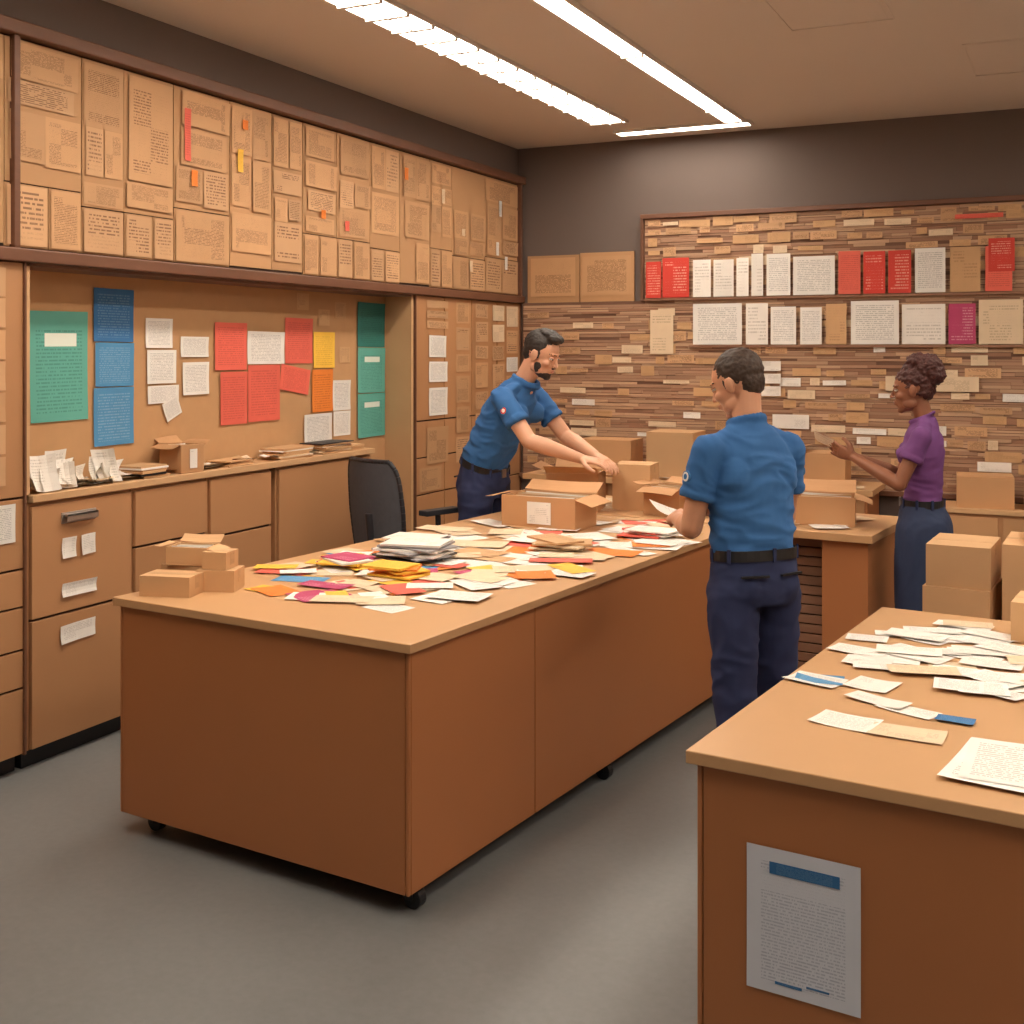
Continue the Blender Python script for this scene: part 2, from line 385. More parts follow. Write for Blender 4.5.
# ---------------------------------------------------------------- cartons
def carton(w,d,h,loc,rot=0,open_=False,label=False,flap=(2.2,2.0,2.3,1.9),name='cardboard_box',mat=None):
    m=MB(); t=.006; mat=mat or CARD; rr=R.random()
    if open_:
        m.bx(-w/2,w/2,-d/2,d/2,0,t,mat,rnd=rr)
        m.bx(-w/2,w/2,-d/2,-d/2+t,t,h,mat,rnd=rr);m.bx(-w/2,w/2,d/2-t,d/2,t,h,mat,rnd=rr)
        m.bx(-w/2,-w/2+t,-d/2+t,d/2-t,t,h,mat,rnd=rr);m.bx(w/2-t,w/2,-d/2+t,d/2-t,t,h,mat,rnd=rr)
        fl=min(w,d)*.38
        for (ax,sx,an) in (('y',-1,flap[0]),('y',1,flap[1]),('x',-1,flap[2]),('x',1,flap[3])):
            if an is None: continue
            ca,sa=math.cos(an),math.sin(an)
            if ax=='y':
                p=Vector((0,sx*(d/2),h)); dv=Vector((0,sx*sa,ca))*fl; ev=Vector((w/2,0,0))
            else:
                p=Vector((sx*(w/2),0,h)); dv=Vector((sx*sa,0,ca))*fl; ev=Vector((0,d/2,0))
            m.sheet(p+dv/2,ev,dv/2,mat,curl=.008,rnd=rr)
        for i in range(7):
            m.sheet((0,-d/2+.03+i*(d-.06)/6,h*.55),Vector((w*.42,0,R.uniform(-.005,.005))),Vector((0,R.uniform(-.01,.02),h*.42)),R.choice([CREAM,WHITEP,TANP]))
    else:
        m.bx(-w/2,w/2,-d/2,d/2,0,h-.003,mat,rnd=rr)
        g=.0025
        m.bx(-w/2,w/2,-d/2,-g,h-.003,h,mat,rnd=rr);m.bx(-w/2,w/2,g,d/2,h-.003,h,mat,rnd=rr)
        m.bx(-w/2-.0006,w/2+.0006,-.018,.018,h,h+.0006,TANP)
        m.bx(-w/2-.0006,-w/2,-.018,.018,h-.05,h,TANP); m.bx(w/2,w/2+.0006,-.018,.018,h-.05,h,TANP)
    if label:
        m.sheet((w*.02,-d/2-.004,h*.5),Vector((w*.16,0,0)),Vector((0,0,h*.34)),WHITEP)
    return m.build(name,loc=loc,rot=rot,bevel=.002)

# ---------------------------------------------------------------- desks
DR=-0.1012
def D(u,v,o=(-1.861,3.156)):
    c,s_=math.cos(DR),math.sin(DR)
    return (o[0]+u*c-v*s_, o[1]+u*s_+v*c)
HT=.87
def desk(name,o,u0,u1,v0,v1,zb,seams_side,front_seams,casters=True,frontmat=DESKB):
    m=MB(); ov=.02
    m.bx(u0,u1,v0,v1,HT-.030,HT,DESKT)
    a0,a1,b0,b1=u0+ov,u1-ov,v0+ov,v1-ov
    m.bx(a0+.014,a1-.014,b0+.014,b1-.014,zb,HT-.030,DARKIN)
    def panels(s0,s1,seams,fn):
        pts=[s0]+seams+[s1]
        for p,q in zip(pts,pts[1:]): fn(p+.0025,q-.0025)
    z1=HT-.033
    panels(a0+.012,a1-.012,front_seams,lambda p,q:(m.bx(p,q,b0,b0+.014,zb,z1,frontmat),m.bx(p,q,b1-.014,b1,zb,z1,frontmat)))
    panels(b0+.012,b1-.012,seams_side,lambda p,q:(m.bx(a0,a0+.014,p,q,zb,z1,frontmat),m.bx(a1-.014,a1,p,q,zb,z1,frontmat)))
    for x in (a0,a1-.012):
        for y in (b0,b1-.012): m.bx(x,x+.012,y,y+.012,zb,z1,frontmat)
    if casters:
        r=.034
        for x in (a0+.09,a1-.05):
            for y in [b0+.09]+[b0+.09+(b1-b0-.18)*k/2 for k in (1,2)]:
                m.box((x,y,zb-.004),(.06,.06,.008),METAL)
                m.box((x,y-.022,.054),(.03,.006,.05),BLACK);m.box((x,y+.022,.054),(.03,.006,.05),BLACK)
                m.cyl((x+.008,y-.018,r+.001),(x+.008,y+.018,r+.001),r,r,BLACK,20)
    return m.build(name,loc=(o[0],o[1],0),rot=DR,bevel=.003)
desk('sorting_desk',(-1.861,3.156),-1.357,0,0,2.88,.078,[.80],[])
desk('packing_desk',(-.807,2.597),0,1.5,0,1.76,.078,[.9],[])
m=MB()
m.bx(-1.36,.66,2.90,3.68,HT-.04,HT,DESKT)
m.bx(.40,.63,2.94,3.64,0,HT-.041,DESKB)
m.bx(-1.34,-1.10,2.94,3.64,0,HT-.041,DESKB)
for i in range(15): m.bx(-1.1,.40,3.10,3.115,.06+i*.05,.103+i*.05,IDX2)
m.bx(-1.1,.4,3.12,3.13,.05,HT-.041,DARKIN)
m.build('sorting_table',loc=(-1.861,3.156,0),rot=DR,bevel=.003)
m=MB()
m.bx(-3.7,-1.2,7.9,8.44,HT-.04,HT,DESKT)
m.bx(-3.66,-1.24,7.95,8.44,.06,HT-.041,DESKB); m.bx(-3.6,-1.3,8.0,8.44,0,.06,BLACK)
for i in range(4): m.bx(-3.64+i*.6,-3.06+i*.6,7.94,7.951,.08,HT-.05,CABF)
m.build('storage_counter',bevel=.003)
m=MB()
m.bx(-.95,1.6,8.05,8.44,.06,.74,CABF); m.bx(-.9,1.55,8.1,8.44,0,.06,BLACK); m.bx(-.97,1.62,8.03,8.44,.74,.77,CARD2)
for i in range(5): m.bx(-.93+i*.5,-.46+i*.5,8.04,8.051,.08,.72,CARD)
m.build('low_cabinet',bevel=.003)

PO=paper('form_poster',(220,224,236),ink=(100,114,150),lines=44,strength=.4,wd=60,margin=.13,block=.3,cells=(1,7))
m=MB(); m.sheet((.14+.126,.0165,.5265),Vector((.126,0,0)),Vector((0,0,.159)),PO,curl=.002)
m.box((.27,.0152,.642),(.155,.001,.026),BLUED)
m.box((.235,.0150,.392),(.06,.001,.006),BLUED); m.box((.30,.0150,.400),(.05,.001,.004),BLUED)
m.build('form_notice',loc=(-.807,2.597,0),rot=DR)

# ---------------------------------------------------------------- back wall index wall
m=MB()
m.bx(-3.97,1.9,8.48,YBF,.80,2.15,IDXB); m.bx(-2.96,1.9,8.48,YBF,2.15,2.77,IDXB)
z=.81
while z<2.74:
    h=R.choice([.014,.018,.022,.026]); x=-3.96 if z+h<2.15 else -2.95
    while x<1.86:
        w=R.uniform(.08,.5)
        if R.random()<.97:
            dz=R.uniform(-.002,.002); th=R.uniform(.002,.008)
            m.bx(x,min(x+w-.002,1.89),8.48-th,8.48,z+dz,z+h-.003+dz,R.choice([IDX1,IDX2,IDX1,IDX3,IDX3,IDX1]))
        x+=w
    z+=h
m.build('index_card_rack')
m=MB()
for a,b_,c,d_ in ((-2.98,1.92,2.765,2.80),(-3.99,1.92,.775,.81)): m.bx(a,b_,8.45,YB,c,d_,WOODTRIM)
m.bx(-2.98,-2.955,8.455,YB,2.15,2.77,WOODTRIM); m.bx(1.89,1.92,8.455,YB,.8,2.77,WOODTRIM)
m.build('trim_5',bevel=.004)
def bsheet(mb,x0,x1,z0,z1,mat,y=8.458,rot=0,curl=.004):
    c,s_=math.cos(rot),math.sin(rot);hx,hz=(x1-x0)/2,(z1-z0)/2
    mb.sheet(((x0+x1)/2,y,(z0+z1)/2),Vector((hx*c,0,hx*s_)),Vector((-hz*s_,0,hz*c)),mat,curl=curl,n=2)
m=MB()
m.bx(-2.95,1.8,8.448,8.48,2.150,2.165,IDX2); m.bx(-2.6,1.8,8.448,8.48,1.80,1.815,IDX2)
row1=[(-2.93,-2.80,REDD),(-2.80,-2.585,REDD),(-2.565,-2.42,WHITEP),(-2.41,-2.25,WHITEP),(-2.24,-2.14,WHITEP),(-2.13,-2.035,WHITEP),(-2.02,-1.84,WHITE),(-1.83,-1.53,WHITE),(-1.515,-1.355,REDP),(-1.345,-1.19,REDD),(-1.18,-1.02,REDD),(-1.005,-.80,WHITE),(-.78,-.58,TANP),(-.56,-.385,REDP),(-.3,-.05,WHITE),(.0,.2,REDD),(.25,.5,WHITE)]
for a,b_,mt in row1: bsheet(m,a,b_-.01,2.17,2.455+R.uniform(-.02,.02),mt,y=8.444)
bsheet(m,-.54,-.38,2.3,2.52,REDD,y=8.441)
row2=[(-2.565,-2.19,WHITE),(-2.17,-2.0,WHITEP),(-1.99,-1.8,WHITE),(-1.78,-1.62,WHITE),(-1.6,-1.45,TANP),(-1.43,-1.1,WHITE),(-1.09,-.80,WHITEP),(-.79,-.61,PINK),(-.60,-.32,CREAM),(-.3,-.0,WHITE),(.05,.3,TEAL)]
for a,b_,mt in row2: bsheet(m,a,b_-.01,1.82,2.10+R.uniform(-.02,.02),mt,y=8.444)
m.build('posted_sheets')
m=MB()
# rows of index cards in their slots
for z in (.90,.97,1.04,1.12,1.20,1.28,1.36,1.44,1.52,1.60,1.68,1.76,1.86,1.94,2.03,2.24,2.32,2.40,2.48,2.56,2.64,2.70):
    x=-3.92 if z<2.08 else -2.92
    while x<1.4:
        w=R.uniform(.06,.24); p=R.random()
        if p<.62 and not (z>1.8 and z<2.5 and x>-2.6 and False):
            if z<1.80 and x>-3.6: mt=R.choice([WHITEP,CREAM,CREAM,TANP,TANP,KPAN2,KPAN2,TANP])
            else: mt=R.choice([TANP,KPAN2,KPAN2,TANP,CREAM,KPAN2])
            bsheet(m,x,x+w,z+R.uniform(-.012,.012),z+R.uniform(.035,.066),mt,y=8.470-R.uniform(0,.006),rot=R.uniform(-.02,.02),curl=.003)
        x+=w+R.uniform(.004,.08)
bsheet(m,-1.98,-1.72,1.22,1.32,WHITEP,y=8.455); bsheet(m,-1.2,-.6,1.5,1.6,CREAM,y=8.455); bsheet(m,-2.9,-2.72,1.75,2.08,CREAM,y=8.455)
for k in range(3): bsheet(m,-2.06,-1.92,1.45+k*.09,1.52+k*.09,WHITEP,y=8.454)
bsheet(m,-.75,-.45,2.66,2.69,REDP,y=8.455)
m.build('index_labels')
m=MB()
m.bx(-3.93,-3.49,8.49,8.51,2.152,2.52,KPLAIN);m.bx(-3.48,-3.04,8.485,8.505,2.152,2.53,KPLAIN)
bsheet(m,-3.9,-3.52,2.2,2.5,KPAN,y=8.486);bsheet(m,-3.46,-3.06,2.2,2.5,KPAN,y=8.481)
m.build('flattened_carton')

# ---------------------------------------------------------------- boxes around the room
carton(.20,.13,.075,(-3.055,3.44,HT),rot=.25,mat=CARD2)
carton(.15,.12,.08,(-2.95,3.585,HT),rot=.35,mat=CARD2)
carton(.19,.13,.085,(-3.10,3.60,HT),rot=.1,mat=CARD2)
carton(.17,.12,.07,(-3.085,3.59,HT+.087),rot=.25,open_=True,mat=CARD2,flap=(None,1.0,1.6,1.8))
carton(.10,.10,.065,(-2.95,3.585,HT+.082),rot=.2,mat=CARD2)
carton(.42,.26,.165,(-2.47,5.60,HT),rot=-.05,open_=True,label=True,flap=(None,1.1,1.75,1.9))
carton(.30,.25,.22,(-2.60,6.28,HT),rot=.2,open_=True,flap=(1.1,.8,1.2,1.0))
carton(.22,.22,.26,(-2.30,6.45,HT),rot=.1,mat=CARD2)
carton(.24,.2,.16,(-2.03,6.28,HT),rot=-.3,open_=True,flap=(1.9,1.2,1.4,2.0))
carton(.30,.24,.15,(-1.20,6.33,HT),rot=.15,open_=True,flap=(None,.9,1.7,1.9))
carton(.34,.34,.33,(-2.60,8.15,HT),rot=.03,mat=CARD2)
carton(.24,.30,.26,(-2.28,8.15,HT),rot=-.03,mat=CARD2)
carton(.34,.30,.24,(-1.93,8.15,HT),rot=-.05,open_=True,flap=(1.8,.5,1.4,1.3))
carton(.40,.30,.26,(-3.1,8.15,HT),rot=.04)
carton(.30,.30,.22,(-1.55,8.15,HT),rot=.04)
carton(.15,.16,.14,(-4.08,4.66,1.167),rot=1.45,open_=True,label=True,flap=(None,1.0,1.9,1.2))
for (x,y,z,w,d,h,r) in ((-.41,5.00,0,.27,.36,.34,-.08),(-.41,5.00,.342,.26,.36,.34,-.04),(-.41,5.00,.684,.245,.34,.18,-.10),(-.41,5.0,.866,.235,.32,.16,-.06),
                        (-.10,5.02,0,.34,.42,.36,0.0),(-.10,5.02,.362,.33,.40,.36,.04),(-.10,5.02,.724,.31,.36,.32,-.04),(-.05,5.02,1.046,.26,.30,.12,.08),
                        (.33,5.05,0,.40,.42,.5,.0),(.33,5.05,.502,.38,.4,.5,.05),(.33,5.05,1.004,.34,.36,.2,.0)):
    carton(w,d,h,(x,y,z),rot=r,mat=CARD2)
p=D(.585,1.53,(-.807,2.597)); carton(.22,.20,.13,(p[0],p[1],HT),rot=-.1,mat=CARD2)
carton(.34,.3,.2,(-.55,8.24,.771),rot=.1); carton(.3,.28,.18,(-.15,8.24,.771),rot=-.1)

# ---------------------------------------------------------------- papers on the desks
def table_sheets(name,o,items):
    m=MB()
    for k,(u,v,w,h,rot,mt,curl) in enumerate(items):
        z=HT+.0008+(k%17)*.0006
        m.sheet((u,v,z),Vector((math.cos(rot)*w/2,math.sin(rot)*w/2,0)),Vector((-math.sin(rot)*h/2,math.cos(rot)*h/2,0)),mt,curl=curl,n=3)
    return m.build(name,loc=(o[0],o[1],0),rot=DR)
it=[]
for i in range(70):
    u=R.uniform(-1.24,-.42);v=R.uniform(.36,1.25)
    if u<-1.0 and v<.62: continue
    it.append((u,v,R.uniform(.12,.22),R.uniform(.08,.14),R.uniform(-.8,.8),R.choice([REDP,YELL,ORNG,PINK,WHITEP,CREAM,WHITEP,YELL,REDP,WHITE,TANP,BLUEP,ORNG,PINK,CREAM]),R.uniform(0,.004)))
for i in range(14):
    it.append((R.uniform(-.62,-.2),R.uniform(.35,1.1),R.uniform(.14,.24),R.uniform(.08,.15),R.uniform(-.6,.6),R.choice([WHITEP,WHITE,CREAM,WHITEP,REDP]),R.uniform(0,.005)))
for i in range(130):
    it.append((R.uniform(-1.24,-.10),R.uniform(1.1,2.8),R.uniform(.14,.28),R.uniform(.08,.18),R.uniform(-.7,.7),R.choice([WHITEP,CREAM,CREAM,TANP,WHITE,ORNG,ORNG,WHITEP,REDP,YELL]) if i%3==0 else R.choice([WHITEP,CREAM,TANP,WHITEP,CREAM,TANP]),R.uniform(0,.006)))
table_sheets('scattered_mail',(-1.861,3.156),it)
it=[]
for i in range(50):
    it.append((R.uniform(-1.22,.52),R.uniform(3.0,3.58),R.uniform(.12,.24),R.uniform(.09,.16),R.uniform(-.7,.7),R.choice([WHITEP,CREAM,TANP,TANP,WHITEP]),R.uniform(0,.006)))
table_sheets('scattered_mail',(-1.861,3.156),it)
it=[(.254,.393,.15,.115,-.12,WHITEP,.006),(.405,.375,.17,.10,.05,CREAM,.006),(.365,.56,.15,.07,-.3,WHITEP,.004),(.23,.742,.12,.12,-.15,WHITEP,.006),(.083,.706,.15,.10,-.2,WHITE,.006),(.09,.72,.13,.09,.2,BLUEP,.002),
(.28,.60,.16,.07,-.3,WHITEP,.006),(.483,.534,.09,.05,.0,BLUED,.003),(.64,.25,.21,.30,-.05,WHITE,.006),(.66,.27,.21,.29,.08,WHITE,.006)]
for i in range(60):
    it.append((R.uniform(.08,.80),R.uniform(.82,1.66),R.uniform(.12,.2),R.uniform(.07,.12),R.uniform(-.5,.4),R.choice([WHITEP,WHITEP,CREAM,WHITE,WHITEP,CREAM]),R.uniform(0,.005)))
for i in range(20):
    it.append((R.uniform(.85,1.4),R.uniform(.2,1.3),R.uniform(.12,.22),R.uniform(.08,.15),R.uniform(-.5,.4),R.choice([WHITEP,CREAM,WHITE,TANP]),R.uniform(0,.006)))
table_sheets('scattered_mail',(-.807,2.597),it)
m=MB()
for k in range(30):
    u=R.uniform(0,2.3);v_=R.uniform(.03,.2);w=R.uniform(.12,.22);h=.12
    m.sheet((-3.6+u,7.98+v_*.5,HT+.001+k*.0004),Vector((w/2,.01,0)),Vector((-.01,h/2,0)),R.choice([WHITEP,CREAM,TANP]),curl=.01,n=2)
m.build('scattered_mail')
def stack(name,u,v,o,n,w,d,mats,rr=.5,z0=HT+.012,t0=.004,t1=.009):
    m=MB(); z=0
    for i in range(n):
        t=R.uniform(t0,t1); m.box((R.uniform(-.03,.03),R.uniform(-.03,.03),z+t/2),(w*R.uniform(.85,1),d*R.uniform(.85,1),t),R.choice(mats),rot=R.uniform(-rr,rr)); z+=t+.0005
    p=D(u,v,o); m.build(name,loc=(p[0],p[1],z0),rot=DR)
GREYP=paper('grey_magazine',(150,146,146),ink=(60,60,64),lines=14,strength=.6,block=.4)
DKM=surf('dark_magazine_cover',(62,60,64),.4,20,.2,60,.02)
O1=(-1.861,3.156)
stack('magazine_stack',-.86,1.20,O1,9,.30,.21,[GREYP,DKM,WHITEP,GREYP,WHITEP])
stack('magazine_stack',-1.05,1.50,O1,5,.26,.2,[GREYP,DKM,CREAM,WHITEP])
stack('magazine_stack',-.70,.86,O1,5,.22,.15,[YELL,ORNG,WHITEP,YELL])
stack('magazine_stack',-1.02,.92,O1,4,.2,.15,[REDP,PINK,WHITEP,YELL])
stack('magazine_stack',-.45,1.75,O1,5,.26,.16,[CREAM,TANP,WHITEP,ORNG])
stack('magazine_stack',-.25,2.3,O1,4,.24,.16,[CREAM,TANP,WHITEP,REDP])
stack('magazine_stack',.78,.72,(-.807,2.597),7,.24,.18,[GREYP,DKM,WHITEP,TANP,CREAM])
stack('magazine_stack',.74,1.12,(-.807,2.597),4,.2,.14,[WHITEP,TANP,CREAM])

# ---------------------------------------------------------------- office chair
m=MB()
CHM=surf('chair_mesh_fabric',(84,88,96),.8,30,.15,300,.4); CHF=surf('chair_frame_plastic',(44,46,52),.45,10,.1,60,.05)
bw,bz0,bz1=.23,.58,1.15
n=14
def back_pt(a,b): return Vector((-.24-.06*b+.05*(a*a),a*(bw-.03*abs(b-.5)),bz0+b*(bz1-bz0)))
vs=[];fs=[]
for j in range(n+1):
    for i in range(n+1):
        a=2*i/n-1;b_=j/n
        sc=1-(abs(2*b_-1)**6)*.22
        vs.append(back_pt(a*sc,b_))
for j in range(n):
    for i in range(n): k=j*(n+1)+i; fs.append((k,k+1,k+n+2,k+n+1)); 
m.add(vs,fs,CHM); 
m.add([v+Vector((-.018,0,0)) for v in vs],fs,CHM)
edge=[vs[i] for i in range(n+1)]+[vs[j*(n+1)+n] for j in range(1,n+1)]+[vs[n*(n+1)+i] for i in range(n-1,-1,-1)]+[vs[j*(n+1)] for j in range(n-1,0,-1)]
for a,b_ in zip(edge,edge[1:]+edge[:1]): m.cyl(a+Vector((-.009,0,0)),b_+Vector((-.009,0,0)),.014,.014,CHF,10)
m.cyl((-.28,0,.85),(-.24,0,.5),.03,.03,CHF); m.cyl((-.25,0,.5),(-.05,0,.43),.028,.028,CHF)
for k in range(4): m.box((0,0,.45+k*.018),(.46-.02*abs(k-1.5),.48-.02*abs(k-1.5),.018),CHM)
for sy in (-1,1):
    m.cyl((0,sy*.2,.44),(0,sy*.29,.46),.016,.016,CHF);m.cyl((0,sy*.29,.46),(-.02,sy*.29,.84),.016,.016,CHF); m.box((.0,sy*.29,.86),(.27,.075,.03),CHF)
m.cyl((0,0,.1),(0,0,.44),.028,.022,METAL)
for k in range(5):
    a=2*math.pi*k/5; e=Vector((.3*math.cos(a),.3*math.sin(a),.076)); m.cyl((0,0,.11),e,.028,.016,CHF,10)
    t=Vector((-math.sin(a),math.cos(a),0))*.022; c=e+Vector((0,0,-.045)); m.cyl(c-t,c+t,.03,.03,BLACK,14)
m.build('office_chair',loc=(-3.56,6.00,0),rot=math.radians(72),bevel=.004)

# ---------------------------------------------------------------- people
def V(*a): return Vector(a)
def bm_ellip(bm,c,r,M=None,seg=20):
    T=Matrix.Translation(c)
    if M is not None: T=T@M.to_4x4()
    T=T@Matrix.Diagonal((r[0],r[1],r[2],1))
    bmesh.ops.create_uvsphere(bm,u_segments=seg,v_segments=seg//2+2,radius=1.0,matrix=T)
def bm_loft(bm,rings,n=28,e=.9):
    prev=None;first=None
    for c,ax,ay in rings:
        vs=[]
        for i in range(n):
            t=2*math.pi*i/n;ct,st=math.cos(t),math.sin(t)
            vs.append(bm.verts.new(c+ax*math.copysign(abs(ct)**e,ct)+ay*math.copysign(abs(st)**e,st)))
        if prev:
            for i in range(n): bm.faces.new((prev[i],prev[(i+1)%n],vs[(i+1)%n],vs[i]))
        else: first=vs
        prev=vs
    bm.faces.new(first[::-1]);bm.faces.new(prev)
def cr(p,t):
    n=len(p)-1; i=min(int(t*n),n-1); f=t*n-i
    g=lambda k:p[max(0,min(n,k))]
    a,b,c,d=g(i-1),g(i),g(i+1),g(i+2)
    return 0.5*((2*b)+(c-a)*f+(2*a-5*b+4*c-d)*f*f+(3*b-a-3*c+d)*f*f*f)
def bm_limb(bm,pts,rad,n=18,steps=None,caps=True):
    P=[Vector(p) for p in pts]
    Q=[P[0]];Rr=[rad[0]]
    for i in range(1,len(P)-1):
        a=P[i]+(P[i-1]-P[i])*.22;b=P[i]+(P[i+1]-P[i])*.22
        Q+=[a,P[i],b];Rr+=[rad[i]+(rad[i-1]-rad[i])*.22,rad[i],rad[i]+(rad[i+1]-rad[i])*.22]
    Q.append(P[-1]);Rr.append(rad[-1])
    S=steps or 6*(len(Q)-1)
    prevx=None;rings=[]
    for k in range(S+1):
        t=k/S;c=cr(Q,t);r=cr(Rr,t)
        d=(cr(Q,min(1,t+.01))-cr(Q,max(0,t-.01))).normalized()
        if prevx is None: ax=d.orthogonal().normalized()
        else: ax=(prevx-d*prevx.dot(d)).normalized()
        prevx=ax; ay=d.cross(ax); rings.append((c,ax*r,ay*r))
    bm_loft(bm,rings,n,1.0)
    if caps:
        bm_ellip(bm,Q[0],(Rr[0],)*3,seg=14);bm_ellip(bm,Q[-1],(Rr[-1],)*3,seg=14)
def remesh(bm,voxel,it,name,mat,parent,fold=0.0,fs=(7,7,15),fine=0.0,finescale=40,factor=.5,zones=()):
    me=bpy.data.meshes.new('tmp');bm.normal_update();bm.to_mesh(me);bm.free()
    ob=bpy.data.objects.new('tmp',me);scene.collection.objects.link(ob)
    r=ob.modifiers.new('r','REMESH');r.mode='VOXEL';r.voxel_size=voxel;r.adaptivity=0
    s=ob.modifiers.new('s','SMOOTH');s.factor=factor;s.iterations=it
    bpy.context.view_layer.update()
    dg=bpy.context.evaluated_depsgraph_get()
    me2=bpy.data.meshes.new_from_object(ob.evaluated_get(dg))
    bpy.data.objects.remove(ob);bpy.data.meshes.remove(me)
    if fold or fine:
        nr=[v.normal.copy() for v in me2.vertices]
        for v,nn in zip(me2.vertices,nr):
            c=v.co; d=0
            if fold:
                k=1.0
                for (zc,zw,am) in zones: k+=am*math.exp(-((c.z-zc)/zw)**2)
                w=c+Vector((noise.noise(c*5),noise.noise(c*5+Vector((9,0,0))),noise.noise(c*5+Vector((0,9,0)))))*.07
                q=Vector((w.x*fs[0]+w.z*3,w.y*fs[1]-w.z*3,w.z*fs[2]))
                rg=1-2*abs(noise.noise(q)); rg2=1-2*abs(noise.noise(q*1.9+Vector((3,1,7))))
                d+=fold*k*(rg*.8-.35)+fold*.4*k*(rg2-.5)
            if fine: d+=fine*noise.noise(c*finescale)+fine*.6*noise.noise(c*finescale*2.3)
            v.co=c+nn*d
    me2.materials.clear();me2.materials.append(mat)
    me2.polygons.foreach_set('material_index',[0]*len(me2.polygons))
    me2.polygons.foreach_set('use_smooth',[True]*len(me2.polygons))
    me2.name=name
    o=bpy.data.objects.new(name,me2);scene.collection.objects.link(o);o.parent=parent
    return o
def hand(bm,wrist,d,nrm,side,curl=.45,k=1.0,spread=.06):
    d=d.normalized();nrm=(nrm-d*nrm.dot(d)).normalized();a=nrm.cross(d).normalized()*side
    rings=[]
    for t,w,h in ((-.01,.025,.020),(.015,.028,.019),(.045,.038,.017),(.075,.041,.014),(.09,.039,.011)):
        rings.append((wrist+d*t*k,a*w*k,nrm*h*k))
    bm_loft(bm,rings,20,.85)
    for i,(off,L,r) in enumerate(((.029,.074,.0092),(.010,.083,.0095),(-.010,.077,.0092),(-.029,.060,.0082))):
        dd=(d+a*spread*(1.5-i)*1.0).normalized(); p=wrist+d*.083*k+a*off*k; pts=[p-dd*.02*k];ang=curl*(.5+.12*i)
        pts.append(p)
        for fr in (.45,.32,.23):
            cur=(dd*math.cos(ang)+nrm*math.sin(ang)).normalized(); p=p+cur*L*fr*k; pts.append(p); ang+=curl*.9
        bm_limb(bm,pts,[r*1.05*k,r*k,r*.98*k,r*.9*k,r*.78*k],n=10,steps=18)
    p0=wrist+d*.018*k+a*.022*k
    p1=p0+(d*.55+a*.75+nrm*.25).normalized()*.042*k
    p2=p1+(d*.85+a*.35+nrm*.35).normalized()*.032*k
    p3=p2+(d*.95+a*.05+nrm*.35).normalized()*.026*k
    bm_limb(bm,[p0,p1,p2,p3],[.015*k,.0125*k,.011*k,.009*k],n=10,steps=18)

def head(bm,c,Mh,fem=False):
    def E(p,r): bm_ellip(bm,c+Mh@V(*p),r,Mh)
    E((-.012,0,.03),(.096,.076,.088)); E((.026,0,-.015),(.060,.060,.090)); E((.034,0,-.066),(.048,.045 if fem else .050,.038))
    E((.064,0,-.094),(.019,.021,.016)); E((.075,0,.033),(.013,.044,.009)); E((.076,0,-.055),(.014,.024,.019))
    for s_ in (-1,1):
        E((.056,s_*.036,-.020),(.028,.022,.022)); E((-.002,s_*.076,-.004),(.018,.008,.030)); E((-.008,s_*.082,.004),(.015,.006,.022))
        E((.095,s_*.009,-.024),(.007,.006,.005)); E((.02,s_*.046,-.062),(.034,.014,.026))
    bm_limb(bm,[c+Mh@V(.082,0,.022),c+Mh@V(.095,0,-.004),c+Mh@V(.104,0,-.020)],[.006,.0075,.0092],n=12,steps=10)
    E((.086,0,-.048),(.011,.020,.0055)); E((.085,0,-.059),(.011,.018,.0065))
def face_parts(parent,c,Mh,skin,lip,browcol):
    m=MB()
    def ell(p,r,mat,n=14):
        vs=[];fs=[]
        for j in range(n+1):
            ph=math.pi*j/n
            for i in range(n): 
                t=2*math.pi*i/n; vs.append(c+Mh@(V(*p)+V(r[0]*math.sin(ph)*math.cos(t),r[1]*math.sin(ph)*math.sin(t),r[2]*math.cos(ph))))
        for j in range(n):
            for i in range(n): fs.append((j*n+i,j*n+(i+1)%n,(j+1)*n+(i+1)%n,(j+1)*n+i))
        m.add(vs,fs,mat)
    EW=surf('eye_white',(205,198,190),.3,5,.02,10,0);EI=surf('eye_iris',(40,26,18),.2,5,.02,10,0)
    for s_ in (-1,1):
        ell((.0745,s_*.031,.011),(.0105,.0135,.0068),EW); ell((.082,s_*.031,.0100),(.0040,.0055,.0052),EI)
        ell((.0762,s_*.031,.0175),(.0112,.0155,.0045),skin); ell((.0752,s_*.031,.0045),(.0105,.015,.0030),skin)
        for k in range(6):
            yy=s_*(.016+k*.006); ell((.0875-.0018*k-.0006*k*k,yy,.033+.0018*math.sin(k*.6)),(.003,.005,.0026),browcol)
    ell((.0935,0,-.0488),(.0045,.018,.0030),lip); ell((.0925,0,-.0572),(.0048,.0155,.0040),lip)
    m.build('face_features',loc=(0,0,0),parent=parent,smooth=True)

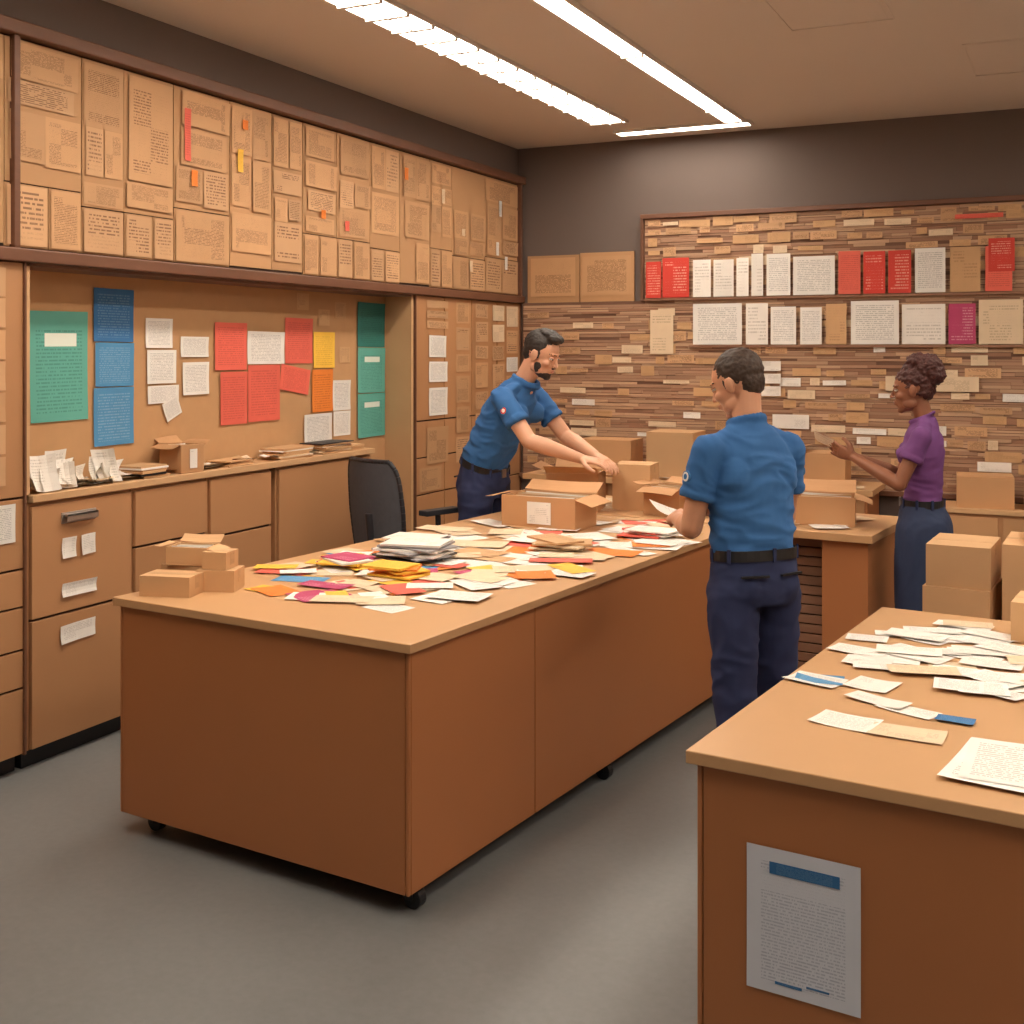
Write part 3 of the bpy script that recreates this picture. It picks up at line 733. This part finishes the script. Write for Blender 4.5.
def band(name,mat,parent,c,ax,ay,up,h,th=.004,n=40,buckle=True):
    m=MB();vs=[]
    for k in (-.5,.5):
        for rr in (0,th):
            for i in range(n):
                t=2*math.pi*i/n;ct,st=math.cos(t),math.sin(t);e=.9
                A=ax+ax.normalized()*rr;B=ay+ay.normalized()*rr
                vs.append(c+up*h*k+A*math.copysign(abs(ct)**e,ct)+B*math.copysign(abs(st)**e,st))
    fs=[]
    for i in range(n):
        j=(i+1)%n
        fs+=[(n+i,n+j,3*n+j,3*n+i),(i,2*n+i,2*n+j,j),(i,j,n+j,n+i),(2*n+i,3*n+i,3*n+j,2*n+j)]
    m.add(vs,fs,mat)
    if buckle:
        m.box(c+ax+ax.normalized()*(th+.004),(.008,.045,h*1.15),METAL)
        for i in (4,9,13,20,27,31,36):   # belt loops
            t=2*math.pi*i/n;ct,st=math.cos(t),math.sin(t);e=.9
            p=c+(ax+ax.normalized()*(th+.002))*math.copysign(abs(ct)**e,ct)+(ay+ay.normalized()*(th+.002))*math.copysign(abs(st)**e,st)
            m.box(p,(.006,.012,h*1.3),NAV,rot=math.atan2(st,ct))
    m.build(name,loc=(0,0,0),parent=parent)

def person(name,loc,face,S,P):
    E=bpy.data.objects.new(name,None);scene.collection.objects.link(E)
    E.location=loc;E.rotation_euler=(0,0,math.radians(face));E.scale=(S,S,S)
    fem=P.get('fem',False)
    sp=P['spine']
    def rings(lst,grow=0.0):
        out=[]
        C=[V(x,0,z) for x,z,_,_ in lst]
        for i,(x,z,hw,hd) in enumerate(lst):
            t=(C[min(i+1,len(C)-1)]-C[max(i-1,0)]).normalized()
            fwd=V(0,1,0).cross(t).normalized()
            out.append((C[i],fwd*(hd+grow),V(0,hw+grow,0)))
        return out
    def dens(l,k=4):
        q=[Vector(a) for a in l]
        T=(len(q)-1)*k
        return [tuple(cr(q,i/T)) for i in range(T+1)]
    top=dens(sp)
    bm=bmesh.new(); bm_loft(bm,rings(top),32,.94)
    shl=P['shL'];shr=P['shR'];ell_=P['elL'];elr=P['elR']
    sr=P.get('sleeve',.057)
    nb=Vector(P['neck'])
    for sh,el in ((shl,ell_),(shr,elr)):
        sh=Vector(sh);el=Vector(el)
        inn=V(sh.x*.75+nb.x*.25-.005,sh.y*.5,sh.z-.012)
        end=sh+(el-sh)*P.get('slen',.62); dv=(el-sh).normalized()
        bm_limb(bm,[inn,sh,end],[sr*.8,sr*1.0,sr*1.06],n=20,caps=False)
        bm_limb(bm,[end-dv*.024,end-dv*.002],[sr*1.14,sr*1.14],n=20,caps=False)
        bm_ellip(bm,sh+V(0,0,-.004),(sr*1.0,)*3)
        a=nb+V(-.012,math.copysign(.045,sh.y),-.015); bm_limb(bm,[a,sh+V(-.004,-sh.y*.10,.008)],[.034,.040],n=14)
        if not fem:
            bm_ellip(bm,V(sh.x*.9-.05,sh.y*.5,sh.z-.09),(.055,.075,.085)); bm_ellip(bm,V(sh.x*.9+.055,sh.y*.5,sh.z-.09),(.06,.075,.06))
    hd=Vector(P['head'])
    nd=(hd-nb).normalized()
    if fem:
        for s_ in (-1,1): bm_ellip(bm,V(sp[-4][0]+.070,s_*.064,sp[-4][1]-.0),(.054,.058,.058))
    cradx,crady=(.056,.058) if fem else (.064,.066)
    for k in range(28):
        t=2*math.pi*k/28
        cx=nb+V(cradx*math.cos(t),crady*math.sin(t),-.026*math.cos(t)+.008)+nd*.004
        bm_ellip(bm,cx,(.011,.011,.020 if not fem else .010),seg=10)
    remesh(bm,.0065,3,'shirt',P['shirt'],E,fold=P.get('fold',.006),fs=(6,6,11),zones=((1.09,.06,1.1),(1.30,.08,.5)))
    pv=V(*P['pelvis'])
    bm=bmesh.new()
    if fem:
        L=dens(P['skirt']); bm_loft(bm,rings(L),32,.94)
        remesh(bm,.009,4,'skirt',P['pants'],E,fold=.005,fs=(12,12,2))
        bm=bmesh.new()
        for s_ in (-1,1):
            bm_limb(bm,[V(pv.x,s_*.08,.55),V(pv.x,s_*.08,.47),V(pv.x-.01,s_*.08,.30),V(pv.x-.02,s_*.08,.07)],[.062,.055,.052,.034])
        remesh(bm,.007,4,'legs',P['skin'],E)
    else:
        L=dens(P['hips']); bm_loft(bm,rings(L),32,.92)
        for hp,kn,an in P['legs']:
            hp=Vector(hp);kn=Vector(kn);an=Vector(an)
            bm_limb(bm,[hp,kn,an],[.094,.072,.060],n=22,caps=False); bm_ellip(bm,hp,(.096,.09,.1))
            bm_loft(bm,[(kn+(an-kn)*f,V(r,0,0),V(0,r*.95,0)) for f,r in ((.2,.072),(.5,.070),(.8,.068),(1.0,.072))],20,1)
        bm_ellip(bm,V(pv.x-.030,.068,.93),(.090,.084,.10));bm_ellip(bm,V(pv.x-.030,-.068,.93),(.090,.084,.10)); bm_ellip(bm,V(pv.x-.03,0,.95),(.086,.07,.08))
        remesh(bm,.008,4,'trousers',P['pants'],E,fold=.008,fs=(6,6,7),zones=((.50,.12,.6),(.78,.08,.6),(.14,.1,.9)))
        m=MB()
        for s_ in (-1,1): m.box((pv.x-.116,s_*.078,.972),(.012,.105,.007),BLACK,rot=-s_*.22)
        m.build('pocket_welts',loc=(0,0,0),parent=E)
    bx_,bz_,bw_,bd_=P['belt']
    t=(V(top[3][0],0,top[3][1])-V(top[0][0],0,top[0][1])).normalized(); fwd=V(0,1,0).cross(t).normalized()
    band('belt',P.get('beltmat',BLACK),E,V(bx_,0,bz_),fwd*bd_,V(0,bw_,0),t,.038)
    bm=bmesh.new()
    for fx,fy,fa in P['feet']:
        Mf=Matrix.Rotation(fa,3,'Z')
        rr=[(-.085,.030,.035),(-.06,.036,.05),(.0,.040,.052),(.08,.046,.034),(.14,.042,.026),(.175,.024,.018)]
        bm_loft(bm,[(V(fx,fy,0)+Mf@V(a,0,h_),Mf@V(0,w_,0),V(0,0,h_)) for a,w_,h_ in rr],18,.85)
    remesh(bm,.006,2,'shoes',P.get('shoemat',BLACK),E)
    bm=bmesh.new()
    Mh=(Matrix.Rotation(P['hyaw'],3,'Z')@Matrix.Rotation(P['hpitch'],3,'Y')@Matrix.Rotation(P.get('hroll',0),3,'X'))
    nr=.045 if fem else .053
    bm_limb(bm,[nb+V(-.012,0,-.04),nb+V(-.004,0,.02),hd+Mh@V(-.025,0,-.03)],[nr*1.0,nr,nr*1.0],n=20)
    head(bm,hd,Mh,fem)
    aw=P.get('arm',1.0)
    for sh,el,wr,hdir,hn,side,cu in ((shl,ell_,P['wrL'],P['hdL'],P['hnL'],P.get('tsL',1),P.get('cuL',.45)),(shr,elr,P['wrR'],P['hdR'],P['hnR'],P.get('tsR',-1),P.get('cuR',.45))):
        sh=Vector(sh);el=Vector(el);wr=Vector(wr)
        mid=el+(wr-el)*.3
        bm_limb(bm,[sh+(el-sh)*.35,el,mid,wr],[.045*aw,.040*aw,.043*aw,.026*aw],n=18)
        hand(bm,wr,Vector(hdir),Vector(hn),side,cu,k=P.get('hk',1.0))
    remesh(bm,.0040,2,'body_skin',P['skin'],E)
    face_parts(E,hd,Mh,P['skin'],P['lip'],P['hair'])
    bm=bmesh.new()
    def H(p,r): bm_ellip(bm,hd+Mh@V(*p),r,Mh)
    if fem:
        H((-.022,0,.045),(.098,.083,.088)); H((-.055,0,.015),(.062,.075,.075))
        H((-.085,0,.105),(.080,.080,.074)); H((-.115,.02,.07),(.055,.055,.055)); H((-.045,0,.140),(.060,.060,.050)); H((-.02,0,.11),(.06,.05,.035))
        remesh(bm,.0045,1,'hair',P['hair'],E,fine=.009,finescale=46)
    else:
        H((-.024,0,.044),(.095,.081,.086)); H((-.055,0,.0),(.050,.064,.066)); 
        for s_ in (-1,1): H((.014,s_*.065,.014),(.010,.009,.030))
        if P.get('quiff'): H((.038,0,.108),(.045,.058,.026)); H((.0,.0,.118),(.06,.055,.023))
        remesh(bm,.0042,2,'hair',P['hair'],E,fine=.003,finescale=70)
    if P.get('beard'):
        bm=bmesh.new()
        H((.042,0,-.080),(.046,.044,.029)); H((.070,0,-.091),(.020,.025,.020))
        for s_ in (-1,1): H((.026,s_*.051,-.050),(.022,.011,.034))
        H((.090,.0,-.0395),(.006,.020,.0045))
        remesh(bm,.0038,1,'beard',P['hair'],E,fine=.002,finescale=80)
    for (bp,bn) in P.get('badges',[]):
        bn=Vector(bn).normalized();a=bn.cross(V(0,0,1)).normalized();u=a.cross(bn)
        m=MB()
        for rr,off,mt in ((.021,0,BLUED),(.017,.0012,REDD if P.get('redbadge') else WHITEP),(.010,.0024,WHITEP if P.get('redbadge') else BLUED)):
            vs=[Vector(bp)+bn*off+(a*math.cos(2*math.pi*i/20)+u*math.sin(2*math.pi*i/20))*rr for i in range(20)]
            vs2=[v-bn*.012 for v in vs]
            m.add(vs+vs2,[tuple(range(20))]+[(i,(i+1)%20,20+(i+1)%20,20+i) for i in range(20)],mt)
        m.build('shoulder_badge',loc=(0,0,0),parent=E)
    return E

def skinmat(name,c):
    m=surf(name,c,.5,14,.08,160,.12)
    b=m.node_tree.nodes['Principled BSDF']
    b.inputs['Subsurface Weight'].default_value=.08; b.inputs['Subsurface Radius'].default_value=(.02,.008,.004)
    return m
SK1=skinmat('skin_light',(214,162,132));SK2=skinmat('skin_tan',(206,150,118));SK3=skinmat('skin_brown',(146,94,68))
LIP1=surf('lip_pink',(176,108,94),.4,5,.02,10,0);LIP2=surf('lip_brown',(126,66,56),.4,5,.02,10,0)
HR1=surf('hair_dark',(44,36,32),.6,60,.5,260,.4,stretch=(1,1,.4));HR2=surf('hair_brown',(62,45,35),.6,60,.4,260,.4);HR3=surf('hair_auburn',(72,34,30),.6,60,.5,160,.6)
BLS=surf('blue_polo',(48,100,158),.85,5,.12,500,.15);NAV=surf('navy_trousers',(40,50,88),.85,5,.12,400,.15)
PUR=surf('purple_top',(110,62,122),.8,5,.12,500,.12);DEN=surf('navy_skirt',(42,56,88),.8,5,.12,400,.15)

male=[(0,1.03,.156,.112),(0,1.10,.160,.116),(0,1.20,.162,.116),(0,1.32,.172,.116),(-.005,1.40,.160,.105),(-.01,1.455,.112,.080),(-.008,1.50,.066,.062)]
def lean(lst,z0=1.03,z1=1.50,amt=.0,drop=.0):
    o=[]
    for x,z,w,d in lst:
        t=(z-z0)/(z1-z0); o.append((x+amt*t**1.15,z-drop*t,w,d))
    return o
P=dict(spine=lean(male,amt=.045),pelvis=(0,0,.98),hips=[(0,.86,.160,.11),(0,.93,.168,.122),(0,1.0,.162,.118),(0,1.05,.154,.11)],
 legs=[((-.005,.092,.90),(-.02,.095,.50),(-.08,.09,.06)),((0,-.092,.90),(.02,-.11,.50),(-.03,-.13,.06))],
 feet=[(-.085,.085,-.1),(-.03,-.13,-.3)],belt=(0,1.035,.160,.116),
 shL=(.025,.180,1.405),shR=(.025,-.180,1.405),elL=(.075,.215,1.13),elR=(.10,-.22,1.14),wrL=(.320,.11,1.12),wrR=(.33,-.09,1.13),
 hdL=(.8,-.35,.05),hdR=(.8,.3,.05),hnL=(.1,-.5,-.6),hnR=(.1,.5,-.6),tsL=1,tsR=-1,cuL=.5,cuR=.6,
 neck=(.04,0,1.487),head=(.085,.01,1.635),hyaw=.55,hpitch=.40,shirt=BLS,pants=NAV,skin=SK2,lip=LIP1,hair=HR2,fold=.0085,
 badges=[((.047,.258,1.315),(.0,1,.10)),((.05,-.2585,1.315),(0,-1,.10))])
man2=person('mail_clerk',(-1.065,4.25,0),141,1.01,P)
hips=[(0,.86,.160,.11),(0,.93,.168,.122),(.0,1.0,.162,.118),(.01,1.05,.154,.11)]
P=dict(spine=lean(male,amt=.25,drop=.02),pelvis=(0,0,.98),hips=hips,
 legs=[((0,.092,.90),(.03,.11,.50),(.0,.12,.06)),((0,-.092,.90),(-.0,-.11,.50),(-.06,-.12,.06))],
 feet=[(0,.12,.1),(-.06,-.12,-.1)],belt=(.003,1.035,.160,.116),
 shL=(.205,.180,1.40),shR=(.205,-.180,1.40),elL=(.38,.21,1.18),elR=(.385,-.22,1.185),wrL=(.60,.10,1.10),wrR=(.63,-.13,1.10),
 hdL=(.8,-.2,-.3),hdR=(.9,.1,-.12),hnL=(-.3,0,-1),hnR=(0,.2,-1),tsL=-1,tsR=1,cuL=.4,cuR=.35,
 neck=(.248,0,1.467),head=(.348,-.005,1.615),hyaw=-.05,hpitch=.42,shirt=BLS,pants=NAV,skin=SK1,lip=LIP1,hair=HR1,beard=True,quiff=True,redbadge=True,fold=.0085,
 badges=[((.255,-.251,1.335),(-.1,-1,.15))])
man1=person('mail_clerk',(-3.10,6.10,0),-3,1.085,P)
fem=[(0,1.03,.130,.098),(0,1.09,.122,.092),(0,1.18,.128,.098),(0,1.29,.142,.104),(-.005,1.37,.140,.094),(-.01,1.43,.095,.070),(-.008,1.475,.054,.052)]
P=dict(fem=True,spine=fem,pelvis=(0,0,.98),hips=hips,skirt=[(0,.42,.165,.130),(0,.6,.172,.135),(-.005,.80,.182,.140),(-.008,.93,.178,.135),(0,1.0,.150,.112),(0,1.06,.130,.098)],
 feet=[(-.02,.08,.1),(-.02,-.08,-.1)],belt=(0,1.045,.135,.101),sleeve=.050,slen=.5,arm=.86,hk=.92,
 shL=(.0,.155,1.385),shR=(0,-.155,1.385),elL=(.10,.19,1.15),elR=(.12,-.18,1.16),wrL=(.33,.09,1.27),wrR=(.34,-.06,1.26),
 hdL=(.8,-.25,.3),hdR=(.8,.2,.3),hnL=(-.2,-.8,.3),hnR=(-.2,.8,.3),tsL=1,tsR=-1,cuL=.35,cuR=.35,
 neck=(.0,0,1.465),head=(.050,0,1.61),hyaw=.05,hpitch=.12,shirt=PUR,pants=DEN,skin=SK3,lip=LIP2,hair=HR3,fold=.006)
wom=person('office_worker',(-.70,6.18,0),184,.98,P)
def held(name,par,c,ex,ey,mat,rows=1):
    m=MB()
    for k in range(rows): m.sheet(Vector(c)+Vector((0,.004*k,.002*k)),Vector(ex),Vector(ey),mat,curl=.015)
    m.build(name,loc=(0,0,0),parent=par)
held('held_letter',man2,(.47,.02,1.11),(.06,0,.02),(0,.09,.03),WHITEP,2)
held('held_letter',wom,(.48,.02,1.34),(.05,0,.02),(0,.07,.03),WHITEP,2)

w=bpy.data.worlds.new('room_world');scene.world=w;w.use_nodes=True
w.node_tree.nodes['Background'].inputs[0].default_value=(.05,.045,.04,1)
cam=bpy.data.cameras.new('camera');co=bpy.data.objects.new('camera',cam);scene.collection.objects.link(co)
cam.sensor_width=36;cam.lens=1183/1024*36
cam.shift_y=-(512-350)/1024
co.location=(0,0,1.78);co.rotation_euler=(math.radians(90),0,math.radians(25.6))
cam.clip_start=.05
scene.camera=co
